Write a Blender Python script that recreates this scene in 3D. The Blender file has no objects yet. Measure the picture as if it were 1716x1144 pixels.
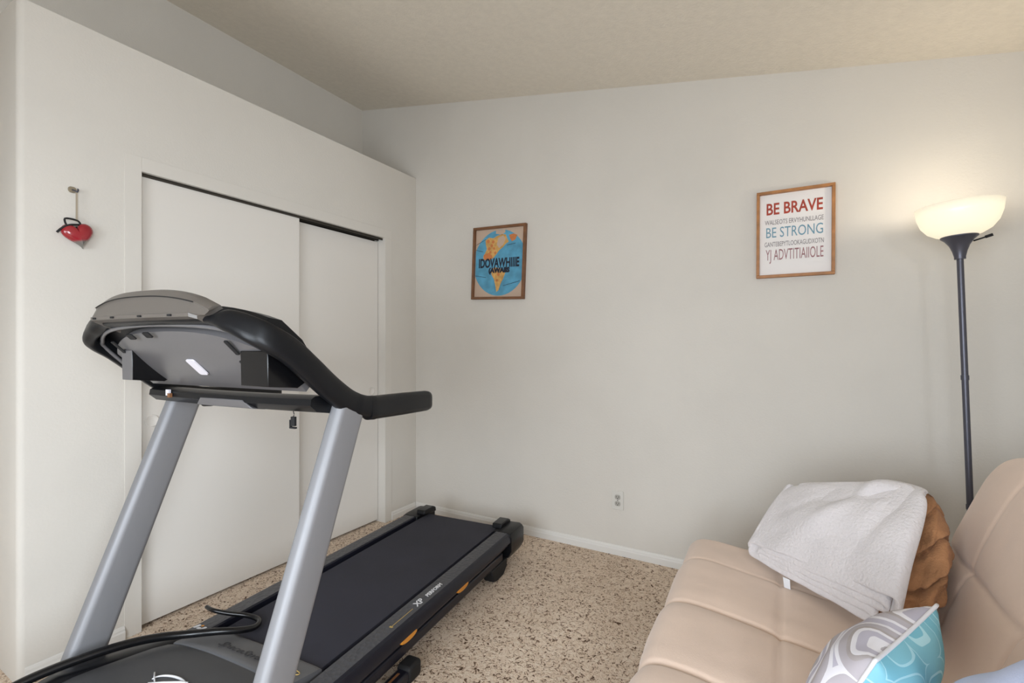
import bpy, bmesh, math, random
from mathutils import Vector, Matrix, noise
random.seed(7)
C = bpy.context.scene.collection
S = bpy.context.scene
PI = math.pi
def R(d): return math.radians(d)

# ------------------------------------------------------------------ camera, world, lights, exposure
cam_d = bpy.data.cameras.new('camera'); cam = bpy.data.objects.new('camera', cam_d); C.objects.link(cam)
cam_d.sensor_fit = 'HORIZONTAL'; cam_d.sensor_width = 36.0
cam_d.lens = 36.0 * 784.0 / 1716.0
cam_d.shift_y = (580 - 572) / 1716.0
cam_d.clip_start = 0.02
cam.location = (0, 0, 1.25)
cam.rotation_euler = (R(90), 0, R(29.86))
S.camera = cam
S.view_settings.view_transform = 'Standard'; S.view_settings.look = 'None'
S.view_settings.gamma = 1.0; S.view_settings.exposure = 0.06
S.view_settings.use_curve_mapping = False
w = bpy.data.worlds.new('world'); S.world = w; w.use_nodes = True
w.node_tree.nodes['Background'].inputs[0].default_value = (0.75, 0.86, 1.0, 1)
w.node_tree.nodes['Background'].inputs[1].default_value = 1.2

def area(name, loc, direction, sx, sy, power, col, spread=180):
    l = bpy.data.lights.new(name, 'AREA'); l.shape = 'RECTANGLE'; l.size = sx; l.size_y = sy
    l.energy = power; l.color = col; l.spread = R(spread)
    o = bpy.data.objects.new(name, l); C.objects.link(o); o.location = loc
    o.rotation_euler = Vector(direction).to_track_quat('-Z', 'Y').to_euler()
    return o
# daylight through the right-wall window, plus fill through an added window behind the camera
WR = dict(y0=-1.10, y1=-0.15, z0=0.60, z1=1.95)       # window_1 in wall_right
WN = dict(x0=-1.55, x1=0.45, z0=0.45, z1=1.85)       # unseen opening in wall_near, added for fill light
area('daylight_window_right', (1.42, -0.70, 1.33), (-1, 0.35, -0.60), 0.95, 1.35, 85, (0.84, 0.92, 1.0))
area('fill_light_near', (-0.55, -1.40, 1.15), (0.08, 1, -0.78), 2.0, 1.4, 88, (0.86, 0.93, 1.0))  # fill light, added behind the camera to brighten the room

# ------------------------------------------------------------------ materials
def nodes(name):
    m = bpy.data.materials.new(name); m.use_nodes = True
    nt = m.node_tree; b = nt.nodes['Principled BSDF']
    return m, nt, b
def srgb(r, g, b):
    f = lambda c: ((c/255)/12.92) if c/255 <= 0.04045 else (((c/255)+0.055)/1.055)**2.4
    return (f(r), f(g), f(b), 1)
def N(nt, typ, **kw):
    n = nt.nodes.new(typ)
    for k, v in kw.items():
        if k in n.inputs.keys(): n.inputs[k].default_value = v
        else: setattr(n, k, v)
    return n
def L(nt, a, b): nt.links.new(a, b)
def plain(name, col, rough=0.5, metal=0.0, bump=0.0, scale=200, spec=0.5, var=0.0, vscale=6, coat=0, sheen=0):
    """base colour + a little procedural variation and bump"""
    m, nt, b = nodes(name)
    b.inputs['Base Color'].default_value = col
    b.inputs['Roughness'].default_value = rough; b.inputs['Metallic'].default_value = metal
    b.inputs['Specular IOR Level'].default_value = spec
    if coat: b.inputs['Coat Weight'].default_value = coat; b.inputs['Coat Roughness'].default_value = 0.08
    if sheen:
        b.inputs['Sheen Weight'].default_value = sheen; b.inputs['Sheen Roughness'].default_value = 0.5
    tc = N(nt, 'ShaderNodeTexCoord')
    if var:
        n = N(nt, 'ShaderNodeTexNoise', Scale=vscale, Detail=4.0); L(nt, tc.outputs['Object'], n.inputs['Vector'])
        mx = N(nt, 'ShaderNodeMix', data_type='RGBA'); mr = N(nt, 'ShaderNodeMapRange')
        mr.inputs['From Min'].default_value = 0.3; mr.inputs['From Max'].default_value = 0.7
        L(nt, n.outputs['Fac'], mr.inputs['Value']); L(nt, mr.outputs['Result'], mx.inputs['Factor'])
        mx.inputs['A'].default_value = tuple(c*(1-var) for c in col[:3]) + (1,)
        mx.inputs['B'].default_value = tuple(min(1, c*(1+var)) for c in col[:3]) + (1,)
        L(nt, mx.outputs['Result'], b.inputs['Base Color'])
    if bump:
        n2 = N(nt, 'ShaderNodeTexNoise', Scale=scale, Detail=3.0); L(nt, tc.outputs['Object'], n2.inputs['Vector'])
        bp = N(nt, 'ShaderNodeBump', Strength=bump, Distance=0.004)
        L(nt, n2.outputs['Fac'], bp.inputs['Height']); L(nt, bp.outputs['Normal'], b.inputs['Normal'])
    return m
M = {}
M['wall'] = plain('wall_paint', srgb(216, 211, 203), 0.85, bump=0.2, scale=110, spec=0.2, var=0.02, vscale=3)
M['ceil'] = plain('ceiling_paint', srgb(232, 224, 210), 0.9, bump=0.5, scale=90, spec=0.1, var=0.03, vscale=30)
M['door'] = plain('door_paint', srgb(226, 221, 214), 0.5, bump=0.06, scale=60, spec=0.3)
M['casing'] = plain('casing_paint', srgb(217, 212, 204), 0.7, spec=0.25, bump=0.04, scale=40)
M['trim'] = plain('trim_paint', srgb(224, 221, 216), 0.45, spec=0.35, bump=0.04, scale=40)
M['dark'] = plain('track_metal', srgb(70, 66, 60), 0.5, 0.6)
M['upright'] = plain('grey_powder_coat', srgb(136, 136, 139), 0.50, 0.25, spec=0.5, bump=0.05, scale=900)
M['black_gloss'] = plain('black_plastic_gloss', srgb(14, 14, 16), 0.25, spec=0.5, coat=0.0)
M['black'] = plain('black_plastic', srgb(16, 17, 20), 0.35, spec=0.3, bump=0.05, scale=500)
M['hood'] = plain('hood_plastic', srgb(66, 67, 70), 0.5, bump=0.1, scale=700, var=0.06, vscale=8)
M['hood_light'] = plain('hood_grey_plastic', srgb(98, 98, 100), 0.5, bump=0.1, scale=700)
M['panel'] = plain('console_back_plastic', srgb(100, 98, 99), 0.3, bump=0.05, scale=600)
M['housing'] = plain('display_housing_plastic', srgb(98, 92, 86), 0.35, bump=0.05, scale=600)
M['belt'] = plain('walking_belt', srgb(43, 43, 55), 0.75, bump=0.5, scale=900, var=0.12, vscale=5)
M['frame_blue'] = plain('steel_frame_black', srgb(30, 31, 42), 0.35, 0.3)
M['rubber'] = plain('rubber', srgb(20, 20, 22), 0.7)
M['orange'] = plain('amber_plastic', srgb(226, 150, 50), 0.35)
M['white_ink'] = plain('white_ink', srgb(225, 225, 228), 0.5)
M['yellow_ink'] = plain('yellow_ink', srgb(190, 160, 90), 0.5)
M['dark_ink'] = plain('dark_ink', srgb(40, 40, 44), 0.5)
M['sticker'] = plain('paper_label', srgb(222, 218, 224), 0.5)
M['lamp_metal'] = plain('lamp_gunmetal', srgb(88, 88, 98), 0.35, 0.5)
M['bulb'] = plain('bulb', (1, 1, 1, 1))
M['wood'] = plain('picture_frame_oak', srgb(170, 116, 66), 0.45, var=0.2, vscale=25)
M['wood_dark'] = plain('picture_frame_walnut', srgb(122, 82, 52), 0.45, var=0.2, vscale=25)
M['outlet'] = plain('outlet_plastic', srgb(214, 211, 204), 0.4)
M['recept'] = plain('receptacle_plastic', srgb(176, 172, 164), 0.4)
M['slot'] = plain('outlet_slot', srgb(52, 50, 48), 0.6)
M['glass'] = None

# carpet
def carpet_mat():
    m, nt, b = nodes('carpet_pile'); b.inputs['Roughness'].default_value = 0.95; b.inputs['Specular IOR Level'].default_value = 0.1
    tc = N(nt, 'ShaderNodeTexCoord')
    n = N(nt, 'ShaderNodeTexNoise', Scale=52.0, Detail=3.0, Roughness=0.6, Distortion=1.6); L(nt, tc.outputs['Object'], n.inputs['Vector'])
    n1 = N(nt, 'ShaderNodeTexNoise', Scale=260.0, Detail=2.0); L(nt, tc.outputs['Object'], n1.inputs['Vector'])
    n2 = N(nt, 'ShaderNodeTexNoise', Scale=2.0, Detail=2.0); L(nt, tc.outputs['Object'], n2.inputs['Vector'])
    add = N(nt, 'ShaderNodeMath', operation='MULTIPLY_ADD'); add.inputs[1].default_value = 0.35
    L(nt, n1.outputs['Fac'], add.inputs[0]); L(nt, n.outputs['Fac'], add.inputs[2])
    cr = N(nt, 'ShaderNodeValToRGB'); e = cr.color_ramp.elements
    e[0].position = 0.535; e[0].color = srgb(92, 70, 56); e[1].position = 0.80; e[1].color = srgb(240, 224, 206)
    k = cr.color_ramp.elements.new(0.615); k.color = srgb(224, 200, 177)
    L(nt, add.outputs[0], cr.inputs['Fac'])
    mx = N(nt, 'ShaderNodeMix', data_type='RGBA', blend_type='MULTIPLY'); mx.inputs['Factor'].default_value = 1
    r2 = N(nt, 'ShaderNodeValToRGB'); r2.color_ramp.elements[0].position = 0.35; r2.color_ramp.elements[0].color = (0.86, 0.84, 0.82, 1)
    r2.color_ramp.elements[1].position = 0.65; r2.color_ramp.elements[1].color = (1, 1, 1, 1)
    L(nt, n2.outputs['Fac'], r2.inputs['Fac']); L(nt, cr.outputs['Color'], mx.inputs['A']); L(nt, r2.outputs['Color'], mx.inputs['B'])
    L(nt, mx.outputs['Result'], b.inputs['Base Color'])
    bp = N(nt, 'ShaderNodeBump', Strength=0.9, Distance=0.008); L(nt, add.outputs[0], bp.inputs['Height']); L(nt, bp.outputs['Normal'], b.inputs['Normal'])
    return m
M['carpet'] = carpet_mat()

def fabric(name, col, var=0.08, vscale=5, bump=0.3, scale=350, sheen=0.4, rough=0.9):
    return plain(name, col, rough, bump=bump, scale=scale, spec=0.15, var=var, vscale=vscale, sheen=sheen)
M['futon'] = fabric('tan_microfiber', srgb(226, 202, 184), 0.05, 4, 0.12, 300, 0.3)
M['caramel'] = fabric('caramel_plush', srgb(168, 122, 86), 0.18, 14, 0.9, 160, 0.08)
M['throw'] = fabric('white_fleece', srgb(214, 208, 208), 0.04, 12, 0.9, 120, 0.5)
M['pillow_blue'] = fabric('pale_blue_cotton', srgb(194, 204, 234), 0.06, 5, 0.2, 400, 0.2)
M['tag'] = plain('woven_tag', srgb(225, 225, 228), 0.6)

def ring_fabric(name, cols, scale, bands, metric='MINKOWSKI'):
    """printed cotton with concentric rounded outlines"""
    m, nt, b = nodes(name); b.inputs['Roughness'].default_value = 0.85; b.inputs['Specular IOR Level'].default_value = 0.2
    tc = N(nt, 'ShaderNodeTexCoord'); mp = N(nt, 'ShaderNodeMapping'); L(nt, tc.outputs['Object'], mp.inputs['Vector'])
    mp.inputs['Scale'].default_value = (1, 1, 0.0); mp.inputs['Location'].default_value = (0.3, 0.17, 0)
    v = N(nt, 'ShaderNodeTexVoronoi', Scale=scale, feature='F1', distance=metric, voronoi_dimensions='2D')
    if metric == 'MINKOWSKI': v.inputs['Exponent'].default_value = 4.0
    v.inputs['Randomness'].default_value = 0.55
    L(nt, mp.outputs['Vector'], v.inputs['Vector'])
    mu = N(nt, 'ShaderNodeMath', operation='MULTIPLY'); mu.inputs[1].default_value = bands; L(nt, v.outputs['Distance'], mu.inputs[0])
    fr = N(nt, 'ShaderNodeMath', operation='FRACT'); L(nt, mu.outputs[0], fr.inputs[0])
    cr = N(nt, 'ShaderNodeValToRGB'); cr.color_ramp.interpolation = 'CONSTANT'
    e = cr.color_ramp.elements; e[0].position = 0; e[0].color = cols[0][1]; e[1].position = cols[1][0]; e[1].color = cols[1][1]
    for p, c in cols[2:]: cr.color_ramp.elements.new(p).color = c
    L(nt, fr.outputs[0], cr.inputs['Fac']); L(nt, cr.outputs['Color'], b.inputs['Base Color'])
    return m
M['ring_grey'] = ring_fabric('grey_ring_print', [(0, srgb(190, 184, 190)), (0.30, srgb(236, 234, 240)), (0.46, srgb(196, 192, 206)), (0.70, srgb(240, 238, 244)), (0.86, srgb(182, 174, 174))], 6.5, 2.6)
M['ring_teal'] = ring_fabric('teal_ring_print', [(0, srgb(134, 192, 206)), (0.42, srgb(172, 216, 226)), (0.48, srgb(126, 188, 204)), (0.90, srgb(180, 222, 230))], 9.0, 3.0)

def shade_mat():
    m, nt, b = nodes('frosted_lamp_glass')
    nt.nodes.remove(b); out = nt.nodes['Material Output']
    t = N(nt, 'ShaderNodeBsdfTranslucent'); t.inputs['Color'].default_value = (0.52, 0.49, 0.40, 1)
    d = N(nt, 'ShaderNodeBsdfDiffuse'); d.inputs['Color'].default_value = (0.80, 0.78, 0.72, 1)
    g = N(nt, 'ShaderNodeBsdfGlossy', Roughness=0.25)
    e = N(nt, 'ShaderNodeEmission'); e.inputs['Color'].default_value = (1.0, 0.97, 0.88, 1); e.inputs['Strength'].default_value = 0.33
    m1 = N(nt, 'ShaderNodeMixShader'); m1.inputs[0].default_value = 0.5; L(nt, t.outputs[0], m1.inputs[1]); L(nt, d.outputs[0], m1.inputs[2])
    m2 = N(nt, 'ShaderNodeMixShader'); m2.inputs[0].default_value = 0.05; L(nt, m1.outputs[0], m2.inputs[1]); L(nt, g.outputs[0], m2.inputs[2])
    a = N(nt, 'ShaderNodeAddShader'); L(nt, m2.outputs[0], a.inputs[0]); L(nt, e.outputs[0], a.inputs[1]); L(nt, a.outputs[0], out.inputs['Surface'])
    return m
M['shade'] = shade_mat()
def glass_mat():
    m, nt, b = nodes('window_glass'); nt.nodes.remove(b); out = nt.nodes['Material Output']
    t = N(nt, 'ShaderNodeBsdfTransparent'); g = N(nt, 'ShaderNodeBsdfGlossy', Roughness=0.02)
    f = N(nt, 'ShaderNodeFresnel', IOR=1.45); mx = N(nt, 'ShaderNodeMixShader')
    L(nt, f.outputs[0], mx.inputs[0]); L(nt, t.outputs[0], mx.inputs[1]); L(nt, g.outputs[0], mx.inputs[2]); L(nt, mx.outputs[0], out.inputs['Surface'])
    return m
M['glass'] = glass_mat()
def tread_mat():
    m, nt, b = nodes('rail_tread_plastic'); b.inputs['Roughness'].default_value = 0.45
    b.inputs['Base Color'].default_value = srgb(72, 72, 76)
    tc = N(nt, 'ShaderNodeTexCoord'); v = N(nt, 'ShaderNodeTexVoronoi', Scale=55.0); L(nt, tc.outputs['Object'], v.inputs['Vector'])
    bp = N(nt, 'ShaderNodeBump', Strength=0.7, Distance=0.004); L(nt, v.outputs['Distance'], bp.inputs['Height']); L(nt, bp.outputs['Normal'], b.inputs['Normal'])
    return m
M['tread'] = tread_mat()

# ------------------------------------------------------------------ helpers
def obj(name, bm, mats, parent=None, smooth=False, bevel=0, seg=2, sub=0, angle=40, recalc=True):
    if recalc: bmesh.ops.recalc_face_normals(bm, faces=bm.faces)
    me = bpy.data.meshes.new(name); bm.to_mesh(me); bm.free()
    if not isinstance(mats, (list, tuple)): mats = [mats]
    for m in mats: me.materials.append(m)
    if smooth:
        for p in me.polygons: p.use_smooth = True
    o = bpy.data.objects.new(name, me); C.objects.link(o)
    if parent: o.parent = parent
    if bevel:
        b = o.modifiers.new('bevel', 'BEVEL'); b.width = bevel; b.segments = seg; b.limit_method = 'ANGLE'; b.angle_limit = R(angle); b.harden_normals = False
        if not smooth:
            for p in me.polygons: p.use_smooth = True
            me.set_sharp_from_angle(angle=R(35)) if hasattr(me, 'set_sharp_from_angle') else None
    if sub:
        s = o.modifiers.new('sub', 'SUBSURF'); s.levels = sub; s.render_levels = sub
    return o
def sharp(o, deg=35):
    for p in o.data.polygons: p.use_smooth = True
    o.data.set_sharp_from_angle(angle=R(deg)); return o
def box(bm, x0, x1, y0, y1, z0, z1, mi=0):
    vs = [bm.verts.new((x, y, z)) for x in (x0, x1) for y in (y0, y1) for z in (z0, z1)]
    for f in ((0,1,3,2),(4,6,7,5),(0,4,5,1),(2,3,7,6),(0,2,6,4),(1,5,7,3)):
        bm.faces.new([vs[i] for i in f]).material_index = mi
    return vs
def prism(bm, pts, ext, mi=0):
    """closed polygon of 3d points extruded by vector"""
    e = Vector(ext); a = [bm.verts.new(p) for p in pts]; b = [bm.verts.new(Vector(p)+e) for p in pts]
    n = len(pts); bm.faces.new(a).material_index = mi; bm.faces.new(list(reversed(b))).material_index = mi
    for i in range(n):
        bm.faces.new((a[i], a[(i+1) % n], b[(i+1) % n], b[i])).material_index = mi
def loft(bm, rings, caps=True, closed=True, mi=0, loop=False):
    vr = [[bm.verts.new(p) for p in r] for r in rings]
    n = len(vr[0]); K = len(vr)
    for k in range(K if loop else K-1):
        A = vr[k]; B = vr[(k+1) % K]
        for i in range(n if closed else n-1):
            j = (i+1) % n
            bm.faces.new((A[i], A[j], B[j], B[i])).material_index = mi
    if caps and not loop:
        bm.faces.new(list(reversed(vr[0]))).material_index = mi; bm.faces.new(vr[-1]).material_index = mi
    return vr
def catmull(P, n=8, closed=False):
    P = [Vector(p) for p in P]; out = []; K = len(P)
    for i in range(K if closed else K-1):
        p0 = P[(i-1) % K] if closed or i > 0 else P[0]*2-P[1]
        p1 = P[i]; p2 = P[(i+1) % K]
        p3 = P[(i+2) % K] if closed or i+2 < K else P[-1]*2-P[-2]
        for k in range(n):
            t = k/n
            out.append(0.5*((2*p1)+(-p0+p2)*t+(2*p0-5*p1+4*p2-p3)*t*t+(-p0+3*p1-3*p2+p3)*t**3))
    if not closed: out.append(P[-1].copy())
    return out
def tube(bm, path, r, n=10, closed=False, sx=1.0, caps=True, up=Vector((0, 0, 1)), mi=0):
    """round (or flattened: sx) tube; r may be a list"""
    path = [Vector(p) for p in path]; K = len(path); rings = []
    for k in range(K):
        a = path[(k-1) % K] if closed else path[max(k-1, 0)]; b = path[(k+1) % K] if closed else path[min(k+1, K-1)]
        t = (b-a).normalized(); s = t.cross(up)
        if s.length < 1e-4: s = t.cross(Vector((1, 0, 0)))
        s.normalize(); u = s.cross(t).normalized(); rr = r[k] if isinstance(r, (list, tuple)) else r
        rings.append([path[k]+s*math.cos(2*PI*i/n)*rr*sx+u*math.sin(2*PI*i/n)*rr for i in range(n)])
    loft(bm, rings, caps=caps, loop=closed, mi=mi)
def rrect(w, h, r, k=4):
    """rounded rectangle outline centred on 0"""
    out = []
    for cx, cy, a0 in ((w/2-r, h/2-r, 0), (-w/2+r, h/2-r, 90), (-w/2+r, -h/2+r, 180), (w/2-r, -h/2+r, 270)):
        for i in range(k+1):
            a = R(a0+90*i/k); out.append((cx+r*math.cos(a), cy+r*math.sin(a)))
    return out
def lathe(bm, prof, n=32, c=(0, 0, 0), caps=False):
    rings = [[(c[0]+r*math.cos(2*PI*i/n), c[1]+r*math.sin(2*PI*i/n), c[2]+z) for i in range(n)] for r, z in prof]
    loft(bm, rings, caps=caps)
def thing(name, label, cat, loc=(0, 0, 0), rot=(0, 0, 0), group=None):
    o = bpy.data.objects.new(name, None); C.objects.link(o); o.location = loc; o.rotation_euler = rot
    o.empty_display_size = 0.1; o['label'] = label; o['category'] = cat
    if group: o['group'] = group
    return o
def tag(o, label, cat): o['label'] = label; o['category'] = cat; return o
def struct(name, bm, m, **kw):
    o = obj(name, bm, m, **kw); o['kind'] = 'structure'; return o
def text_bm(txt, size, bm, mat4, mi=0, ext=0.0003, xs=1.0, shear=0.0, offset=0.0, align='CENTER', spacing=1.0):
    cu = bpy.data.curves.new('t', 'FONT'); cu.body = txt; cu.size = size; cu.extrude = ext; cu.align_x = align; cu.align_y = 'CENTER'
    cu.shear = shear; cu.offset = offset; cu.space_character = spacing; cu.resolution_u = 3
    o = bpy.data.objects.new('t', cu); C.objects.link(o)
    dg = bpy.context.evaluated_depsgraph_get(); me = bpy.data.meshes.new_from_object(o.evaluated_get(dg))
    me.transform(Matrix.Diagonal((xs, 1, 1, 1))); me.transform(mat4)
    n0 = len(bm.faces); bm.from_mesh(me); bm.faces.ensure_lookup_table()
    for f in bm.faces[n0:]: f.material_index = mi
    bpy.data.objects.remove(o); bpy.data.curves.remove(cu); bpy.data.meshes.remove(me)
def frame_mat(origin, xdir, ydir):
    x = Vector(xdir).normalized(); y = Vector(ydir).normalized(); z = x.cross(y)
    m = Matrix((x, y, z)).transposed().to_4x4(); m.translation = origin; return m

# ------------------------------------------------------------------ the room
XR, YB, YN, XL, XC = 1.15, 2.75, -1.25, -3.01, -2.43
def zc(x): return 3.205 - 0.187*(x - XL)
CT = 2.537
bm = bmesh.new(); box(bm, XL-0.1, XR+0.12, YN-0.12, YB+0.12, -0.12, 0); struct('floor', bm, M['carpet'])
bm = bmesh.new(); prism(bm, [(XL, YN, zc(XL)), (XR, YN, zc(XR)), (XR, YN, zc(XR)+0.12), (XL, YN, zc(XL)+0.12)], (0, YB-YN, 0)); struct('ceiling', bm, M['ceil'])
bm = bmesh.new(); prism(bm, [(XL-0.1, YB, 0), (XR+0.12, YB, 0), (XR+0.12, YB, zc(XR)+0.1), (XL-0.1, YB, zc(XL)+0.1)], (0, 0.12, 0)); struct('wall_back', bm, M['wall'])
bm = bmesh.new(); box(bm, XL-0.1, XL, YN-0.12, YB, 0, zc(XL)+0.12); struct('wall_left', bm, M['wall'])
def wall_hole(bm, a0, a1, z1, h, put):
    """four boxes round an opening h=(a,b,z0,z1) of a wall; put(a0,a1,z0,z1)"""
    put(a0, h[0], 0, z1); put(h[1], a1, 0, z1); put(h[0], h[1], 0, h[2]); put(h[0], h[1], h[3], z1)
bm = bmesh.new(); wall_hole(bm, YN-0.12, YB, zc(XR)+0.1, (WR['y0'], WR['y1'], WR['z0'], WR['z1']), lambda a, b, c, d: box(bm, XR, XR+0.12, a, b, c, d)); struct('wall_right', bm, M['wall'])
bm = bmesh.new()
def putn(a, b, c, d):
    if d > 2.3: prism(bm, [(a, YN, c), (b, YN, c), (b, YN, zc(b)+0.1), (a, YN, zc(a)+0.1)], (0, -0.12, 0))
    else: box(bm, a, b, YN-0.12, YN, c, d)
wall_hole(bm, XL, XR, 3.0, (WN['x0'], WN['x1'], WN['z0'], WN['z1']), putn); struct('wall_near', bm, M['wall'])

# windows (one beside the camera, an added one behind it for fill)
def window(name, cx, cy, w_, z0, z1, alongx):
    f = bmesh.new(); g = bmesh.new(); t = 0.045
    def b(m_, a0, a1, z0_, z1_, d0, d1):
        if alongx: box(m_, cx+a0, cx+a1, cy+d0, cy+d1, z0_, z1_)
        else: box(m_, cx+d0, cx+d1, cy+a0, cy+a1, z0_, z1_)
    h = w_/2
    b(f, -h, -h+t, z0, z1, -0.03, 0.03); b(f, h-t, h, z0, z1, -0.03, 0.03); b(f, -h+t, h-t, z0, z0+t, -0.03, 0.03); b(f, -h+t, h-t, z1-t, z1, -0.03, 0.03); b(f, -t/2, t/2, z0+t, z1-t, -0.025, 0.025)
    b(g, -h+t, -t/2, z0+t, z1-t, -0.003, 0.003); b(g, t/2, h-t, z0+t, z1-t, -0.003, 0.003)
    o = struct(name, f, M['trim']); obj('pane', g, M['glass'], o)
window('window_1', XR+0.06, (WR['y0']+WR['y1'])/2, WR['y1']-WR['y0'], WR['z0'], WR['z1'], False)
window('window_fill', (WN['x0']+WN['x1'])/2, YN-0.06, WN['x1']-WN['x0'], WN['z0'], WN['z1'], True)

# closet box: front wall with door opening, end wall, lid (plant ledge)
OY0, OY1, OZ = 0.970, 2.425, 2.016; CY0 = 0.585; TH = 0.115; r = 0.022
bm = bmesh.new()
pts = [(XC-TH, CY0, 0), (XC-TH, OY0, 0), (XC, OY0, 0)] + [(XC-r+r*math.cos(R(a)), CY0+r+r*math.sin(R(a)), 0) for a in (0, -18, -36, -54, -72, -90)]
prism(bm, pts, (0, 0, CT))
box(bm, XC-TH, XC, OY1, YB, 0, CT); box(bm, XC-TH, XC, OY0, OY1, OZ, CT)
box(bm, XL, XC-TH, CY0, CY0+0.1, 0, CT); box(bm, XL, XC-TH, CY0+0.1, YB, CT-0.1, CT)
o = struct('wall_closet', bm, M['wall']); sharp(o, 25)

# casing round the closet opening (flat, painted like the wall)
cw, ct = 0.062, 0.0035
bm = bmesh.new()
box(bm, XC, XC+ct, OY0-cw, OY0, 0, OZ+cw); box(bm, XC, XC+ct, OY0, OY1+cw, OZ, OZ+cw); box(bm, XC, XC+ct, OY1, OY1+cw, 0, OZ)
struct('trim_1', bm, M['casing'], bevel=0.001)
# sliding door track
bm = bmesh.new()
for x in (XC-0.022, XC-0.062, XC-0.102): box(bm, x-0.003, x+0.003, OY0+0.002, OY1-0.002, OZ-0.014, OZ-0.001)
box(bm, XC-0.105, XC-0.019, OY0+0.002, OY1-0.002, OZ-0.003, OZ)
struct('trim_2', bm, M['dark'])
def slide_door(name, x, y0, y1, zt, py, pz):
    bm = bmesh.new(); box(bm, x-0.032, x, y0, y1, 0.014, zt); d = struct(name, bm, M['door'], bevel=0.0015)
    b2 = bmesh.new(); n = 32; R_ = 0.028; rings = []
    for rr, h in ((R_, 0.0), (R_, 0.0022), (R_-0.0035, 0.0028), (R_-0.006, 0.0008), (0.004, 0.0006)):
        rings.append([(x+h, py+rr*math.cos(2*PI*i/n), pz+rr*math.sin(2*PI*i/n)) for i in range(n)])
    loft(b2, rings); obj('finger_pull', b2, M['door'], d, smooth=True)
slide_door('door_1', XC-0.026, OY0+0.004, 1.765, 2.008, 1.020, 0.915)
slide_door('door_2', XC-0.066, 1.700, OY1-0.004, 1.994, 2.362, 0.935)

# baseboards
def bb_profile(): return [(0, 0), (0.011, 0), (0.012, 0.034), (0.009, 0.040), (0.008, 0.047), (0.004, 0.056), (0, 0.058)]
def base_x(name, y, x0, x1, s):     # runs along x on wall plane y
    bm = bmesh.new(); prism(bm, [(x0, y+s*d, z) for d, z in bb_profile()], (x1-x0, 0, 0)); return struct(name, bm, M['trim'])
def base_y(name, x, y0, y1, s):
    bm = bmesh.new(); prism(bm, [(x+s*d, y0, z) for d, z in bb_profile()], (0, y1-y0, 0)); return struct(name, bm, M['trim'])
base_x('baseboard_back', YB, XC+0.001, XR, -1)
base_y('baseboard_closet', XC, CY0+0.02, OY0-cw, 1)
base_y('baseboard_corner', XC, OY1+cw, YB-0.012, 1)
base_y('baseboard_right', XR, YN, YB-0.012, -1)
base_x('baseboard_near', YN, XL, XR-0.012, 1)

# ------------------------------------------------------------------ treadmill (local frame: x right, y to the rear roller, z up)
TO = (-1.495, 0.452, 0); TR = R(5.4)
T = thing('treadmill', 'black and grey folding treadmill facing away, standing in front of the white closet doors', 'treadmill', TO, (0, 0, TR))
def sgn(s, v): return (s*v[0], v[1], v[2])
# uprights: leaning extrusions with rounded box section
def upright(s):
    bm = bmesh.new(); rings = []
    for z in [0.03, 0.12, 0.30, 0.5, 0.7, 0.9, 1.075]:
        yc = 0.09 + 0.388*z - 0.0; k = 0.104
        rings.append([(s*0.40+px, yc+py, z-py*0.30) for px, py in rrect(0.052, k, 0.02, 5)])
    loft(bm, rings); return sharp(obj('upright', bm, M['upright'], T), 40)
for s in (1, -1): upright(s)
# floor base: two long feet under the uprights and a cross member
for s in (1, -1):
    bm = bmesh.new(); box(bm, min(s*0.335, s*0.385), max(s*0.335, s*0.385), -0.28, 0.86, 0.012, 0.05)
    br = obj('base_rail', bm, M['frame_blue'], T, bevel=0.008)
    b2 = bmesh.new(); x0, x1 = sorted((s*0.328, s*0.392))
    box(b2, x0, x1, 0.82, 0.895, 0.0, 0.062); obj('end_cap', b2, M['rubber'], br, bevel=0.012)
    b2 = bmesh.new(); box(b2, x0, x1, -0.33, -0.26, 0.0, 0.062); obj('end_cap', b2, M['rubber'], br, bevel=0.012)
    if s == 1:
        b2 = bmesh.new(); box(b2, 0.352, 0.362, 0.56, 0.80, 0.0502, 0.0508); obj('warning_strip', b2, M['wood_dark'], br)
bm = bmesh.new(); box(bm, -0.334, 0.334, -0.16, -0.11, 0.02, 0.06); obj('cross_member', bm, M['frame_blue'], T, bevel=0.006)
# deck board with belt around the rollers
YF, YR = 0.50, 1.905
bm = bmesh.new(); sec = []
for (y, z) in [(YF, 0.2), (1.86, 0.2)] + [(1.86+0.026*math.sin(R(a)), 0.174+0.026*math.cos(R(a))) for a in range(15, 181, 15)] + [(YF, 0.148)]:
    sec.append((-0.248, y, z))
prism(bm, sec, (0.496, 0, 0)); o = obj('walking_belt', bm, M['belt'], T); sharp(o, 30)
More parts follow.
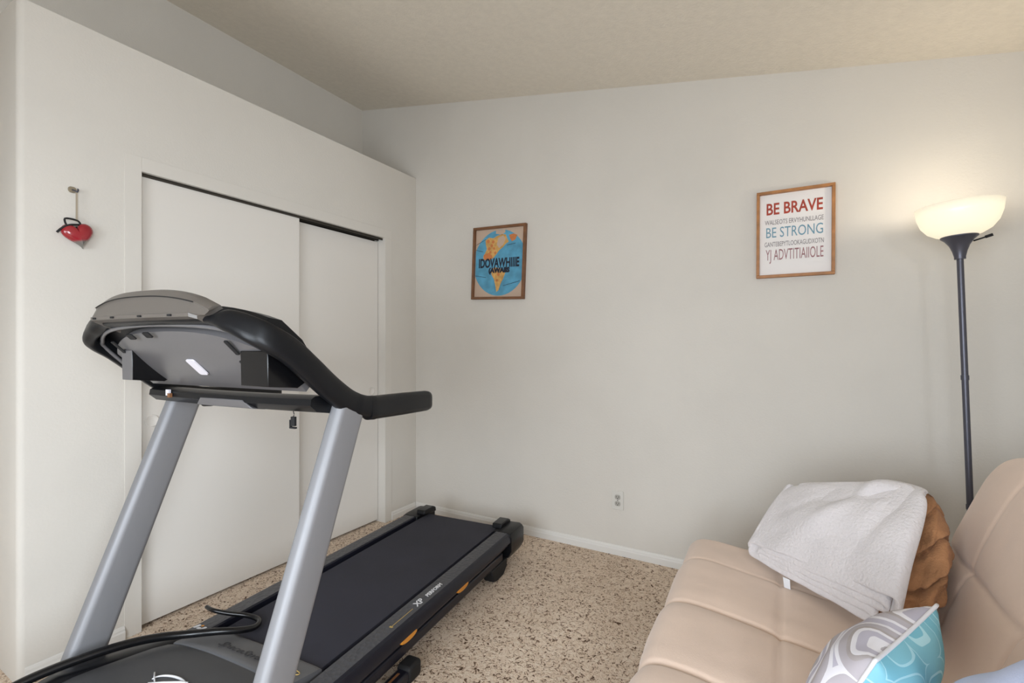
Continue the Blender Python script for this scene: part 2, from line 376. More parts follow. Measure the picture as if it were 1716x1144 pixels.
# side rails
for s in (1, -1):
    prof = [(0.273, 0.150), (0.273, 0.207), (0.279, 0.212), (0.345, 0.212), (0.356, 0.206), (0.366, 0.188), (0.368, 0.165), (0.352, 0.156), (0.350, 0.140), (0.30, 0.136)]
    bm = bmesh.new(); rings = [[(s*x, y, z) for x, z in prof] for y in (0.445, 0.47, 1.80)]
    loft(bm, rings)
    for f in bm.faces:
        c = f.calc_center_median()
        f.material_index = 1 if (c.z > 0.2115 and len(f.verts) == 4) else 0
    rail = sharp(obj('side_rail', bm, [M['frame_blue'], M['tread']], T), 30)
    # under frame tube
    bm = bmesh.new(); box(bm, min(s*0.296, s*0.342), max(s*0.296, s*0.342), 0.05, 1.72, 0.078, 0.122); obj('frame_tube', bm, M['frame_blue'], T, bevel=0.008)
    bm = bmesh.new(); box(bm, min(s*0.30, s*0.33), max(s*0.30, s*0.33), 0.3, 1.70, 0.122, 0.137); obj('cushion_strip', bm, M['rubber'], T)
    # thin bright reveal along the groove
    # rear end cap + belt clamp
    bm = bmesh.new(); rings = []
    for y, k in ((1.76, 0.0), (1.80, 0.004), (1.92, 0.004), (1.945, -0.004), (1.955, -0.02)):
        ring = [(0.258, 0.075-k), (0.258, 0.212+k), (0.345, 0.214+k), (0.362+k, 0.206+k), (0.372+k, 0.188), (0.372+k, 0.112), (0.352, 0.075-k)]
        rings.append([(s*x, y, z) for x, z in ring])
    loft(bm, rings); ec = obj('end_cap', bm, M['black'], T, bevel=0.004)
    bm = bmesh.new(); x0, x1 = sorted((s*0.232, s*0.292))
    prism(bm, [(x0, 1.80, 0.2125), (x0, 1.805, 0.238), (x0, 1.90, 0.240), (x0, 1.925, 0.228), (x0, 1.93, 0.200)], (x1-x0, 0, 0)); obj('belt_guide', bm, M['black'], ec, bevel=0.005)
    # rear foot
    bm = bmesh.new(); x0, x1 = sorted((s*0.285, s*0.345))
    prism(bm, [(x0, 1.58, 0.078), (x0, 1.60, 0.012), (x0, 1.64, 0.0), (x0, 1.72, 0.0), (x0, 1.765, 0.03), (x0, 1.77, 0.078)], (x1-x0, 0, 0)); obj('rear_foot', bm, M['rubber'], T, bevel=0.008)
    # amber cushion adjusters
    for yy in (0.862, 1.262):
        bm = bmesh.new(); n = 20; a = [((s*0.342), yy+0.050*math.cos(2*PI*i/n), 0.150+0.015*math.sin(2*PI*i/n)) for i in range(n)]
        prism(bm, a, (s*0.018, 0, 0)); obj('cushion_adjuster', bm, M['orange'], T, bevel=0.004)
# rear roller bar
bm = bmesh.new(); tube(bm, [(-0.257, 1.90, 0.135), (0.257, 1.90, 0.135)], 0.02, 16); obj('rear_roller', bm, M['frame_blue'], T)
# lettering on the right rail
bm = bmesh.new()
text_bm('XP', 0.040, bm, frame_mat((0.318, 0.975, 0.2128), (0, 1, 0), (-1, 0, 0)), 0, shear=0.3, offset=0.001)
obj('rail_lettering', bm, M['white_ink'], T); bm = bmesh.new()
text_bm('PERFORM', 0.026, bm, frame_mat((0.318, 1.085, 0.2128), (0, 1, 0), (-1, 0, 0)), 0, shear=0.3, offset=0.0008)
obj('rail_lettering', bm, M['white_ink'], T)
bm = bmesh.new(); box(bm, 0.322, 0.3245, 0.80, 0.93, 0.2125, 0.2130); box(bm, 0.316, 0.330, 0.795, 0.803, 0.2125, 0.2130)
obj('rail_stripe', bm, M['yellow_ink'], T)

# motor hood (two shells with an arched seam)
def hood_z(x, y):
    top = 0.295 if y < 0.12 else 0.295 - 0.083*((y-0.12)/0.42)**1.15
    if y < 0.0: top = 0.295 - 0.16*min(1, (-y/0.26))**2.2
    e = max(0, abs(x)-0.22)/0.14
    return top - 0.055*e**2.2
def arch(x, a): return a + 0.03*(x/0.34)**2*-1
def shell(name, yA, yB, mat, drop, xm=0.352):
    bm = bmesh.new(); nx, ny = 28, 14; rings = []
    for j in range(ny+1):
        t = j/ny; ring = []
        for i in range(nx+1):
            x = -xm + 2*xm*i/nx
            ya = yA(x); yb = yB(x); y = ya + (yb-ya)*t
            ring.append((x, y, hood_z(x, y)+drop-(0.004 if j in (0, ny) else 0)))
        y0 = ring[0][1]; y1 = ring[-1][1]
        ring = [(-xm, y0, 0.10)] + ring + [(xm, y1, 0.10)]
        rings.append(ring)
    loft(bm, rings, caps=True); return sharp(obj(name, bm, mat, T), 35)
shell('motor_hood', lambda x: -0.26+0.02*(x/0.34)**2*4, lambda x: 0.405-0.05*(x/0.34)**2, M['hood'], 0.0)
shell('hood_rear_panel', lambda x: 0.411-0.05*(x/0.34)**2, lambda x: 0.535-0.03*(x/0.34)**2+0.035*(x/0.34)**4, M['hood_light'], 0.0015, 0.262)
for s in (1, -1):
    bm = bmesh.new(); rings = []
    for y, x0, x1, z in ((-0.22, 0.325, 0.362, 0.17), (-0.08, 0.31, 0.364, 0.262), (0.10, 0.285, 0.364, 0.287), (0.22, 0.275, 0.364, 0.268), (0.32, 0.268, 0.364, 0.246), (0.42, 0.268, 0.364, 0.226), (0.452, 0.275, 0.360, 0.214)):
        c = 0.010
        rings.append([(s*a, y, b) for a, b in ((x0, 0.10), (x0, z-c), (x0+c, z+0.002), ((x0+x1)/2, z+0.004), (x1-c, z), (x1, z-c*1.2), (x1, 0.10))])
    loft(bm, rings); sharp(obj('hood_side_trim', bm, M['black'], T), 50)
# hood lettering: script line on the rear panel, round script emblem on the main hood
def on_hood(x, y, d=0.0022):
    z0 = hood_z(x, y); e = 0.01
    ty = Vector((0, e, hood_z(x, y+e)-z0)).normalized(); tx = Vector((e, 0, hood_z(x+e, y)-z0)).normalized()
    n = tx.cross(ty)
    return Vector((x, y, z0))+n*d, tx, ty
# text reads from the front of the machine -> x axis reversed
p, tx, ty = on_hood(-0.02, 0.455, 0.0042)
bm = bmesh.new(); text_bm('SpaceSaver', 0.042, bm, frame_mat(p, tx, ty), 0, shear=0.5, xs=1.15)
obj('hood_lettering', bm, M['dark_ink'], T)
bm = bmesh.new(); em = []
p, tx, ty = on_hood(0.03, 0.265, 0.002)
def E_(a, b): q, _, _ = on_hood(-0.01+a*0.72, 0.222+b*0.72, 0.003); return q
tube(bm, [E_(0.085*math.cos(t), 0.045*math.sin(t)) for t in [i*PI/24*1.0 for i in range(-2, 27)]], [0.0015+0.0022*math.sin(PI*i/28) for i in range(29)], 6)
tube(bm, [E_(a, b) for a, b in ((-0.125, 0.02), (-0.09, 0.0), (-0.05, -0.02), (0.0, -0.01), (0.05, 0.02), (0.085, 0.03))], 0.0022, 6)
tube(bm, [E_(a, b) for a, b in ((-0.06, -0.04), (-0.02, -0.005), (0.03, 0.03), (0.06, 0.04))], 0.004, 6)
tube(bm, [E_(a, b) for a, b in ((0.085, 0.03), (0.10, 0.0), (0.11, -0.03), (0.10, -0.06))], 0.002, 6)
obj('hood_emblem', bm, M['white_ink'], T, smooth=True)
# small gold oval on rear panel
bm = bmesh.new(); tube(bm, [on_hood(0.225+0.018*math.cos(2*PI*i/20), 0.455+0.010*math.sin(2*PI*i/20), 0.0035)[0] for i in range(20)], 0.0014, 6, closed=True)
obj('oval_mark', bm, M['yellow_ink'], T)

# console
S45 = Vector((0, -0.712, 0.702)); P0 = Vector((0, 0.42, 1.060)); NU = Vector((0, 0.702, 0.712))   # up-slope, base point, towards the user
def con(x, s, h=0.0): return Vector((x, 0, 0)) + P0 + S45*s + NU*h
# frame ring + handrails: swept rounded section
half = [(0.410, 0.60, 1.055), (0.410, 0.55, 1.062), (0.410, 0.49, 1.084), (0.410, 0.42, 1.130), (0.410, 0.35, 1.186), (0.407, 0.285, 1.238), (0.398, 0.235, 1.268), (0.372, 0.205, 1.290), (0.31, 0.192, 1.3125), (0.25, 0.184, 1.316), (0.11, 0.172, 1.318)]
path = half + [(0, 0.169, 1.319)] + [(-x, y, z) for x, y, z in reversed(half)]
path = catmull(path, 5)
bm = bmesh.new(); rings = []; K = len(path); sec = rrect(1, 1, 0.34, 4)
for k, p in enumerate(path):
    a = path[max(k-1, 0)]; b = path[min(k+1, K-1)]; t = (b-a).normalized()
    # section: wide axis close to the vertical plane, thin axis sideways
    up = Vector((0, 0.35, 1.0)); s_ = t.cross(up).normalized(); u = s_.cross(t).normalized()
    if u.z < 0: u = -u
    f = abs(p.x)/0.408; side = max(0, min(1, (f-0.75)/0.25))
    mid = max(0, min(1, (abs(p.x)-0.235)/0.075)); mid = mid*mid*(3-2*mid)
    hgt = 0.018 + 0.040*mid + 0.014*side; wid = 0.030+0.012*mid - 0.006*side
    if k < 8 or k > K-9: hgt = 0.070; wid = 0.040
    rings.append([p + s_*q[0]*wid + u*q[1]*hgt for q in sec])
loft(bm, rings); sharp(obj('console_frame', bm, M['black'], T), 60)
# grips
for s in (1, -1):
    bm = bmesh.new(); rings = []
    for y, k in ((0.575, 0.98), (0.60, 1.03), (0.606, 1.00), (0.75, 1.02), (0.89, 1.0), (0.908, 0.92), (0.914, 0.78)):
        zc_ = 1.052 - (y-0.6)*0.03
        rings.append([(s*0.408+px*k, y, zc_+pz*k) for px, pz in rrect(0.046, 0.076, 0.02, 5)])
    loft(bm, rings); sharp(obj('handle_grip', bm, M['black'], T), 40)
# back panel (slab following the slope) with arched top
bm = bmesh.new(); rings = []; nx = 30
for j in range(11):
    t = j/10; ring = []
    for i in range(nx+1):
        x = -0.366+0.732*i/nx; u = x/0.366
        top = 0.318 - 0.06*abs(u)**3.5 - 0.035*u*u; s_ = 0.075 + (top-0.075)*t
        dish = 0.012*(1-u*u)*math.sin(PI*min(1, t*1.0))
        ring.append(con(x, s_, 0.012-dish))
    rings.append(ring)
vr = loft(bm, rings, caps=False, closed=False)
bmesh.ops.recalc_face_normals(bm, faces=bm.faces)
g = bmesh.ops.extrude_face_region(bm, geom=bm.faces[:]); vs = [v for v in g['geom'] if isinstance(v, bmesh.types.BMVert)]
for v in vs: v.co += NU*0.045
sharp(obj('back_panel', bm, M['panel'], T), 35)
bm = bmesh.new(); pts = []
for i in range(31):
    x = -0.385+0.77*i/30; u = x/0.385
    if i == 0: pts += [con(-0.388, 0.10, 0.010), con(-0.390, 0.18, 0.010)]
    pts.append(con(x, 0.345-0.035*u*u-0.05*abs(u)**6, 0.010))
tube(bm, catmull(pts, 3), 0.006, 6); obj('inner_channel', bm, M['panel'], T, smooth=True)
# slots and sticker on the back panel
def patch(name, x, s_, w_, h_, mat, rot=0.0, parent=T, d=0.0065, shear=0.0):
    bm = bmesh.new(); pts = []
    for px, py in rrect(w_, h_, min(w_, h_)*0.2, 3):
        c, sn = math.cos(rot), math.sin(rot); px += shear*py
        pts.append(con(x+px*c-py*sn, s_+px*sn+py*c, d - 0.0))
    prism(bm, pts, NU*-0.004); return obj(name, bm, mat, parent)
BP = [o for o in T.children if o.name.startswith('back_panel')][0]
for sx in (-1, 1): patch('vent_slot', 0.25 if sx > 0 else -0.285, 0.262, 0.014, 0.052, M['rubber'], 0.0, BP, 0.0045)
patch('screw_hole', 0.235, 0.205, 0.014, 0.012, M['rubber'], 0, BP, 0.004)
patch('label_sticker', 0.02, 0.185, 0.038, 0.065, M['sticker'], 0, BP, -0.0005)
for x, s_ in ((-0.14, 0.312), (-0.05, 0.318)):
    patch('panel_clip', x, s_, 0.03, 0.02, M['rubber'], 0, BP, 0.000)
# tray boxes / bottle pockets under the panel at both sides
for s in (1, -1):
    bm = bmesh.new(); xa, xb = (0.262, 0.368) if s > 0 else (-0.302, -0.245)
    y0, zt, zb = 0.250, 1.238, 1.144
    prism(bm, [(xa, y0, zt), (xa, y0+0.002, zb), (xa, 0.345, 1.134), (xa, 0.375, 1.15), (xa, 0.29, 1.238)], (xb-xa, 0, 0))
    for f in bm.faces:
        if s < 0 and f.normal.length == 0: f.normal_update()
    o = obj('bottle_pocket', bm, [M['black_gloss'], M['panel']], T, bevel=0.002)
    if s < 0:
        for p in o.data.polygons:
            if p.normal.y < -0.9: p.material_index = 1  # lighter grey on the left pocket's front stands in for light on it
# crossbar between the uprights
bm = bmesh.new(); rings = []
for i in range(21):
    x = -0.385+0.77*i/20; u = x/0.385; dz = -0.004*(1-u*u)
    rings.append([(x, y, z+dz) for y, z in ((0.375, 1.100), (0.372, 1.082), (0.395, 1.062), (0.470, 1.048), (0.505, 1.052), (0.505, 1.085), (0.44, 1.106), (0.39, 1.108))])
loft(bm, rings); cb = sharp(obj('crossbar', bm, M['black'], T), 35)
bm = bmesh.new(); prism(bm, [(-0.13, 0.376, 1.060), (-0.10, 0.368, 1.086), (0.10, 0.368, 1.086), (0.14, 0.376, 1.060)], (0, 0.05, -0.008)); obj('lower_tray', bm, M['panel'], cb, bevel=0.004)
# console body behind (user side) closing the ring
bm = bmesh.new(); rings = []
for i in range(25):
    x = -0.385+0.77*i/24; u = x/0.385; top = 0.372-0.03*u*u-0.03*abs(u)**6
    rings.append([con(x, 0.135, 0.050), con(x, 0.14, 0.085), con(x, 0.20, 0.095), con(x, top-0.03, 0.085), con(x, top, 0.062), con(x, top, 0.03)])
loft(bm, rings); sharp(obj('control_panel', bm, M['black'], T), 35)
# display housing standing over the top edge
bm = bmesh.new(); rings = []; n = 26
def hs(u, k):
    """profile point k of the housing at u in -1..1 ; returns world-local"""
    ax = abs(u); x = 0.226*u
    crown = 1-0.45*ax**2.6
    pr = [(0.138, 1.3245), (0.137, 1.3335), (0.141, 1.3345), (0.152, 1.334+0.047*crown), (0.150, 1.338+0.047*crown), (0.162, 1.340+0.060*crown), (0.182, 1.342+0.062*crown), (0.212, 1.336+0.040*crown), (0.216, 1.310)]
    y, z = pr[k]; y = y - 0.014*(1-u*u) if k < 9 else y
    return (x, y, z)
for i in range(n+1):
    u = -1+2*i/n; rings.append([hs(u, k) for k in range(9)])
# flared right / left ends
for s, ring in ((1, rings[-1]), (-1, rings[0])):
    new = [(x+s*(0.034 if k in (2, 3, 4, 5, 6, 7) else 0.010), y+(0.016 if k < 7 else 0.0), z-(0.006 if k < 3 else 0.020)) for k, (x, y, z) in enumerate(ring)]
    rings = rings+[new] if s == 1 else [new]+rings
loft(bm, rings); sharp(obj('display_housing', bm, M['housing'], T), 28)
bm = bmesh.new()
tube(bm, [Vector(hs(-1+2*i/n, 4))+Vector((0, -0.001, -0.002)) for i in range(n+1)], 0.0014, 5); obj('housing_seam', bm, M['rubber'], T)
# screws along the housing's lower lip
for u in (-0.86, -0.38, 0.2, 0.72):
    bm = bmesh.new(); x, y, z = hs(u, 0); box(bm, x-0.007, x+0.007, y-0.004, y+0.004, z+0.002, z+0.007); obj('clip', bm, M['rubber'], T)
# safety key clip hanging from the crossbar
bm = bmesh.new(); kx, ky = 0.262, 0.42
tube(bm, catmull([(kx, ky, 1.055), (kx+0.003, ky, 1.045), (kx, ky, 1.037)], 4), 0.0015, 6)
box(bm, kx-0.007, kx+0.009, ky-0.004, ky+0.004, 1.010, 1.038); box(bm, kx-0.013, kx-0.009, ky-0.004, ky+0.004, 1.004, 1.028); box(bm, kx-0.013, kx+0.011, ky-0.004, ky+0.004, 1.002, 1.007)
obj('safety_clip', bm, M['rubber'], T, bevel=0.001)
bm = bmesh.new(); box(bm, -0.275, -0.258, 0.364, 0.371, 1.084, 1.104); box(bm, -0.262, -0.250, 0.362, 0.371, 1.078, 1.092, 1); obj('cord_end_tag', bm, [M['sticker'], M['wood_dark']], T)
# white and orange marks on the front of the left rail
for (a, b_, w_, h_, mt) in ((-0.335, 0.505, 0.012, 0.022, 'white_ink'), (-0.318, 0.500, 0.016, 0.010, 'white_ink'), (-0.318, 0.515, 0.010, 0.008, 'orange'), (-0.300, 0.505, 0.012, 0.020, 'white_ink')):
    bm = bmesh.new(); prism(bm, [(a+px+0.3*py, b_+py, 0.2128) for px, py in rrect(w_, h_, 0.003, 2)], (0, 0, 0.0008)); obj('rail_mark', bm, M[mt], T)

# ------------------------------------------------------------------ cord looped over the left rail
def tw(x, y, z):
    c, s_ = math.cos(TR), math.sin(TR); return (TO[0]+x*c-y*s_, TO[1]+x*s_+y*c, z)
cord_pts = [(-0.375, 0.565, 0.245), (-0.33, 0.56, 0.245), (-0.28, 0.585, 0.232), (-0.215, 0.62, 0.220), (-0.160, 0.625, 0.214), (-0.128, 0.585, 0.218), (-0.135, 0.535, 0.232), (-0.175, 0.475, 0.250), (-0.225, 0.415, 0.262), (-0.262, 0.35, 0.280), (-0.285, 0.28, 0.297), (-0.305, 0.20, 0.308), (-0.33, 0.10, 0.312), (-0.345, 0.02, 0.308), (-0.355, -0.06, 0.29)]

# ------------------------------------------------------------------ futon
FY0, FY1 = 0.22, 2.10
FT = thing('futon', 'tan quilted microfiber futon sofa along the right wall', 'sofa', (0.25, (FY0+FY1)/2, 0))
def F_(p): return Vector(p) - Vector((0.25, (FY0+FY1)/2, 0))
# closed cross-section (x,z), face side first: front-bottom -> front -> seat -> fold -> back -> top -> behind -> under
sec = [(-0.27, 0.275), (-0.325, 0.315), (-0.337, 0.375), (-0.318, 0.435), (-0.265, 0.462), (-0.15, 0.455), (0.0, 0.435), (0.15, 0.412), (0.28, 0.388), (0.37, 0.372),
       (0.408, 0.400), (0.435, 0.470), (0.475, 0.590), (0.530, 0.730), (0.578, 0.840), (0.625, 0.893), (0.690, 0.900), (0.735, 0.860), (0.735, 0.800), (0.690, 0.690),
       (0.640, 0.560), (0.595, 0.440), (0.575, 0.330), (0.540, 0.245), (0.45, 0.215), (0.25, 0.235), (0.05, 0.252), (-0.15, 0.268)]
prof = catmull([(x, 0, z) for x, z in sec], 14, closed=True)
npf = len(prof)
cx_, cz_ = 0.2, 0.35
# inward direction per profile point
nor = []
for i in range(npf):
    t = (prof[(i+1) % npf]-prof[i-1]).normalized(); nn = Vector((-t.z, 0, t.x))   # outward for this winding?
    nor.append(nn)
area2 = sum(prof[i].x*prof[(i+1) % npf].z-prof[(i+1) % npf].x*prof[i].z for i in range(npf))
if area2 < 0: pass
def inward(i): return nor[i] if area2 > 0 else -nor[i]
# which sample indices carry the lengthwise tufting seams: seat x=.005, back z=.59, near front edge, back top
def idx(x, z): return min(range(npf), key=lambda i: (prof[i].x-x)**2+(prof[i].z-z)**2)
lens = [0]
for i in range(1, npf): lens.append(lens[-1]+(prof[i]-prof[i-1]).length)
seam_l = [lens[idx(0.005, 0.434)], lens[idx(0.475, 0.59)]]
fold_l = lens[idx(0.385, 0.38)]
seams_y = [1.86, 1.535, 1.21, 0.885, 0.56]
bm = bmesh.new(); ys = []; y = FY0
NY = 330
rings = []
for k in range(NY+1):
    t = k/NY; y = FY0+(FY1-FY0)*t
    de = min(y-FY0, FY1-y); re = 0.055
    inset = re-math.sqrt(max(0, re*re-(re-min(de, re))**2))
    ring = []
    for i in range(npf):
        face = lens[i] < lens[idx(0.735, 0.80)]
        d = inset
        # end edges: seams lift
        for sy in seams_y:
            yy = y - (sy + 0.0)
            d += (0.30 if sy == 1.86 else 1.0)*(0.012*math.exp(-(yy/0.008)**2) * (1 if face else 0.3) + 0.007*math.exp(-(yy/0.04)**2)*(1 if face else 0))
        for sl in seam_l:
            q = lens[i]-sl
            d += (0.007*math.exp(-(q/0.009)**2)+0.003*math.exp(-(q/0.04)**2))*(1.0 if sl == seam_l[0] else 1.6)
        pp = prof[i]
        wv = noise.noise(Vector((pp.x*5, y*5, pp.z*5)))*0.006 + noise.noise(Vector((pp.x*14, y*14, pp.z*14)))*0.002
        q = pp+inward(i)*(d+wv)
        ring.append(F_((q.x, y, q.z)))
    rings.append(ring)
loft(bm, rings); obj('mattress', bm, M['futon'], FT, smooth=True)
# piping cords in the far seams (thin darker thread)
# futon metal frame
bm = bmesh.new()
for yy in (FY0+0.08, FY1-0.08):
    tube(bm, [F_(p) for p in ((-0.22, yy, 0.015), (-0.22, yy, 0.225))], 0.017, 12)
    tube(bm, [F_(p) for p in ((0.62, yy, 0.015), (0.62, yy, 0.20))], 0.017, 12)
    tube(bm, [F_(p) for p in ((-0.24, yy, 0.235), (0.1, yy, 0.215), (0.46, yy, 0.185), (0.66, yy, 0.20))], 0.015, 12)
    tube(bm, [F_(p) for p in ((0.66, yy, 0.20), (0.70, yy, 0.45), (0.80, yy, 0.78))], 0.015, 12)
for (x, z) in ((-0.22, 0.222), (0.1, 0.20), (0.64, 0.19), (0.70, 0.45), (0.79, 0.76)):
    tube(bm, [F_((x, FY0+0.08, z)), F_((x, FY1-0.08, z))], 0.013, 12)
obj('metal_frame', bm, M['lamp_metal'], FT, smooth=True)
for yy in (FY0+0.08, FY1-0.08):
    for x in (-0.22, 0.62):
        b2 = bmesh.new(); lathe(b2, [(0.0, 0.0), (0.024, 0.0), (0.024, 0.016), (0.0, 0.018)], 16, F_((x, yy, 0))); obj('foot_cap', b2, M['rubber'], FT)

# ------------------------------------------------------------------ caramel bundled throw between futon back and white blanket
bm = bmesh.new(); rings = []; nb = 72; K = 72
cb0 = Vector((0.315, 1.84, 0.405)); cb1 = Vector((0.420, 2.0, 0.745))
for k in range(K+1):
    t = k/K; c = cb0.lerp(cb1, t)
    env = math.sin(PI*min(1, max(0.0, t*0.9+0.07)))**0.45
    lump = 1+0.10*abs(math.sin(t*PI*4.2+0.4))-0.05
    rx = 0.085*env*lump*(1-0.15*t); ry = 0.17*env*lump*(1-0.35*t)
    ring = []
    for i in range(nb):
        a = 2*PI*i/nb
        ph = t*PI*4.2+0.4+0.5*math.sin(a*2)+0.3*math.sin(a*3+1)
        cre = -0.34*math.exp(-(math.sin(ph)/0.22)**2)
        nz = noise.noise(Vector((math.cos(a)*2, math.sin(a)*2, t*6)))*0.2 + noise.noise(Vector((math.cos(a)*5, math.sin(a)*5, t*14)))*0.10
        q = 1+cre+nz
        ring.append(c+Vector((math.cos(a)*rx*q, math.sin(a)*ry*q, 0.015*math.sin(a*2+t*5))))
    rings.append(ring)
loft(bm, rings); o = obj('plush_throw', bm, M['caramel'], smooth=True)
tag(o, 'caramel brown plush throw bunched up against the futon back, behind the white blanket', 'blanket')

# ------------------------------------------------------------------ folded white blanket
A = Vector((-0.092, 1.960, 0.516)); D = Vector((0.270, 1.64, 0.556)); Cc = Vector((0.398, 1.87, 0.862)); B = Vector((0.040, 2.07, 0.738))
def patchp(u, v): return (A*(1-u)+D*u)*(1-v)+(B*(1-u)+Cc*u)*v
nrm = ((D-A).cross(B-A)).normalized()
if nrm.z < 0: nrm = -nrm
path = []   # (u, w, width reach) ribbon path in the edge plane
def seg(u0, u1, w_, n=16):
    for i in range(n+1): path.append((u0+(u1-u0)*i/n, w_))
def turn(u, w0, w1, side, rr=0.028, n=6):
    for i in range(1, n):
        a = PI*i/n; path.append((u+side*rr*math.sin(a), (w0+w1)/2+(w0-w1)/2*math.cos(a)))
path.append((0.97, -0.062)); path.append((0.99, -0.058)); turn(0.985, -0.056, 0.0, 1, 0.035, 8); seg(0.985, 0.02, 0.0, 24); turn(0.02, 0.0, -0.092, -1, 0.055, 10); seg(0.02, 0.86, -0.092, 18)
turn(0.86, -0.092, -0.072, 1); seg(0.86, 0.08, -0.070, 16)
turn(0.08, -0.070, -0.050, -1); seg(0.08, 0.93, -0.048, 18)
turn(0.93, -0.048, -0.026, 1); seg(0.93, 0.07, -0.025, 16)
bm = bmesh.new(); NV = 34; rings = []
for (u, w_) in path:
    row = []
    for j in range(NV+1):
        v = j/NV
        p = patchp(u*(1-0.07*v**9*max(0, min(1, u))**4), v*(1-0.08*max(0, min(1, u))**10))
        vv = v*1.0
        # the pile is tucked round at the far edge and sags between
        bulge = 0.026*math.sin(PI*u)*math.sin(PI*v) + 0.012*math.sin(PI*v)
        wr = 0.0
        if w_ > -0.01:
            wr = 0.018*noise.noise(Vector((u*3.5, v*3.5, 1.3))) + 0.006*math.sin((u*1.2+v*0.7)*9)*v
            for (uc, vc, ang, amp, wd, ln) in ((0.62, 0.72, 1.1, 0.026, 0.05, 0.25), (0.75, 0.80, 0.5, -0.024, 0.05, 0.2), (0.5, 0.45, 0.9, 0.010, 0.07, 0.35), (0.84, 0.62, 1.35, -0.02, 0.045, 0.3), (0.3, 0.6, 0.7, -0.008, 0.06, 0.3)):
                du = u-uc; dv = v-vc; al = du*math.cos(ang)+dv*math.sin(ang); ac = -du*math.sin(ang)+dv*math.cos(ang)
                wr += amp*math.exp(-(ac/wd)**2-(al/ln)**2)
            # soft drop at far and right borders
            wr -= 0.05*max(0, (v-0.86)/0.14)**2
        else:
            wr = 0.004*noise.noise(Vector((u*4, v*3, w_*60)))
        edge = 0.006*noise.noise(Vector((u*7, w_*80, 5.0)))
        p = p + nrm*(bulge+wr) + Vector((0.0, 0.16, 1.0))*(w_*(0.55+0.50*u)*(1.0-0.25*v)) + (A-B).normalized()*edge*(1-v)
        row.append(p)
    rings.append(row)
# far edge fold: curl last columns downwards
loft(bm, rings, caps=False, closed=False)
bmesh.ops.recalc_face_normals(bm, faces=bm.faces)
o = obj('folded_blanket', bm, M['throw'], smooth=True, recalc=False)
sm = o.modifiers.new('solid', 'SOLIDIFY'); sm.thickness = 0.016; sm.offset = 0.0
ss = o.modifiers.new('sub', 'SUBSURF'); ss.levels = 1; ss.render_levels = 1
tag(o, 'folded white fleece blanket lying tilted on the futon seat', 'blanket')
bm = bmesh.new(); q = patchp(0.30, 0.0)-Vector((0, 0.004, 0.066))
prism(bm, [q+Vector((-0.010, -0.012, 0.0)), q+Vector((0.010, -0.024, 0.0)), q+Vector((0.012, -0.030, -0.030)), q+Vector((-0.006, -0.018, -0.032))], (0.001, 0.002, 0))
tg = obj('care_tag', bm, M['tag'], o); tg['label'] = 'small white care tag'

# ------------------------------------------------------------------ throw pillows
def pillow(name, label, size, thick, mats, M4, seed=0, piping=None):
    bm = bmesh.new(); n = 36; h = size/2
    def pt(i, j, side):
        u = -1+2*i/n; v = -1+2*j/n
        e = max(0.0, (1-abs(u)**2.6)*(1-abs(v)**2.6)); z = thick*e**0.55
        k = 1-0.07*(1-u*u)*abs(v)**4; k2 = 1-0.07*(1-v*v)*abs(u)**4
        x = u*h*k2; y_ = v*h*k
        z *= 1+0.12*noise.noise(Vector((u*2.2, v*2.2, seed+side)))
        # radiating gathers from seams
        z += thick*0.05*math.sin(9*u+3*v+seed)*(abs(v)**3)*e**0.3 + thick*0.05*math.sin(9*v-2*u+seed)*(abs(u)**3)*e**0.3
        return Vector((x, y_, side*z))
    gr = {}
    for side, mi in ((1, 0), (-1, 1)):
        for i in range(n+1):
            for j in range(n+1):
                if side == -1 and (i in (0, n) or j in (0, n)): gr[(i, j, -1)] = gr[(i, j, 1)]
                else: gr[(i, j, side)] = bm.verts.new(pt(i, j, side))
        for i in range(n):
            for j in range(n):
                f = bm.faces.new([gr[(i, j, side)], gr[(i+1, j, side)], gr[(i+1, j+1, side)], gr[(i, j+1, side)]]); f.material_index = min(mi, len(mats)-1)
    o = obj(name, bm, mats, smooth=True); o.matrix_world = M4
    if piping:
        b2 = bmesh.new(); loop = []
        for i in range(n): loop.append(pt(i, 0, 0.0001))
        for j in range(n): loop.append(pt(n, j, 0.0001))
        for i in range(n, 0, -1): loop.append(pt(i, n, 0.0001))
        for j in range(n, 0, -1): loop.append(pt(0, j, 0.0001))
        tube(b2, loop, 0.0035, 8, closed=True); obj('piping', b2, piping, o, smooth=True)
    return o
# standing pillow: local x = top-edge direction, local y = up, local +z = grey printed face
def pmat(c, e, up):
    x = Vector(e).normalized(); y_ = Vector(up); y_ = (y_-x*y_.dot(x)).normalized(); z = x.cross(y_)
    m = Matrix((x, y_, z)).transposed().to_4x4(); m.translation = c; return m
pw = fabric('white_piping', srgb(226, 224, 228), 0.02, 5, 0.1)
o = pillow('throw_pillow', '', 0.32, 0.080, [M['ring_grey'], M['ring_teal']], pmat((0.155, 1.185, 0.560), (-0.45, -0.89, 0), (0.50, 0, 1)), 2, pw)
tag(o, 'small throw pillow, grey ring print one side and teal the other, on the futon seat', 'pillow')
o = pillow('throw_pillow', '', 0.42, 0.085, [M['pillow_blue'], M['pillow_blue']], pmat((0.322, 0.862, 0.664), (0.50, -0.55, 0.72), (0.25, 0.70, 0.50)), 5, M['pillow_blue'])
tag(o, 'pale blue throw pillow leaning on the futon back in the bottom right corner', 'pillow')

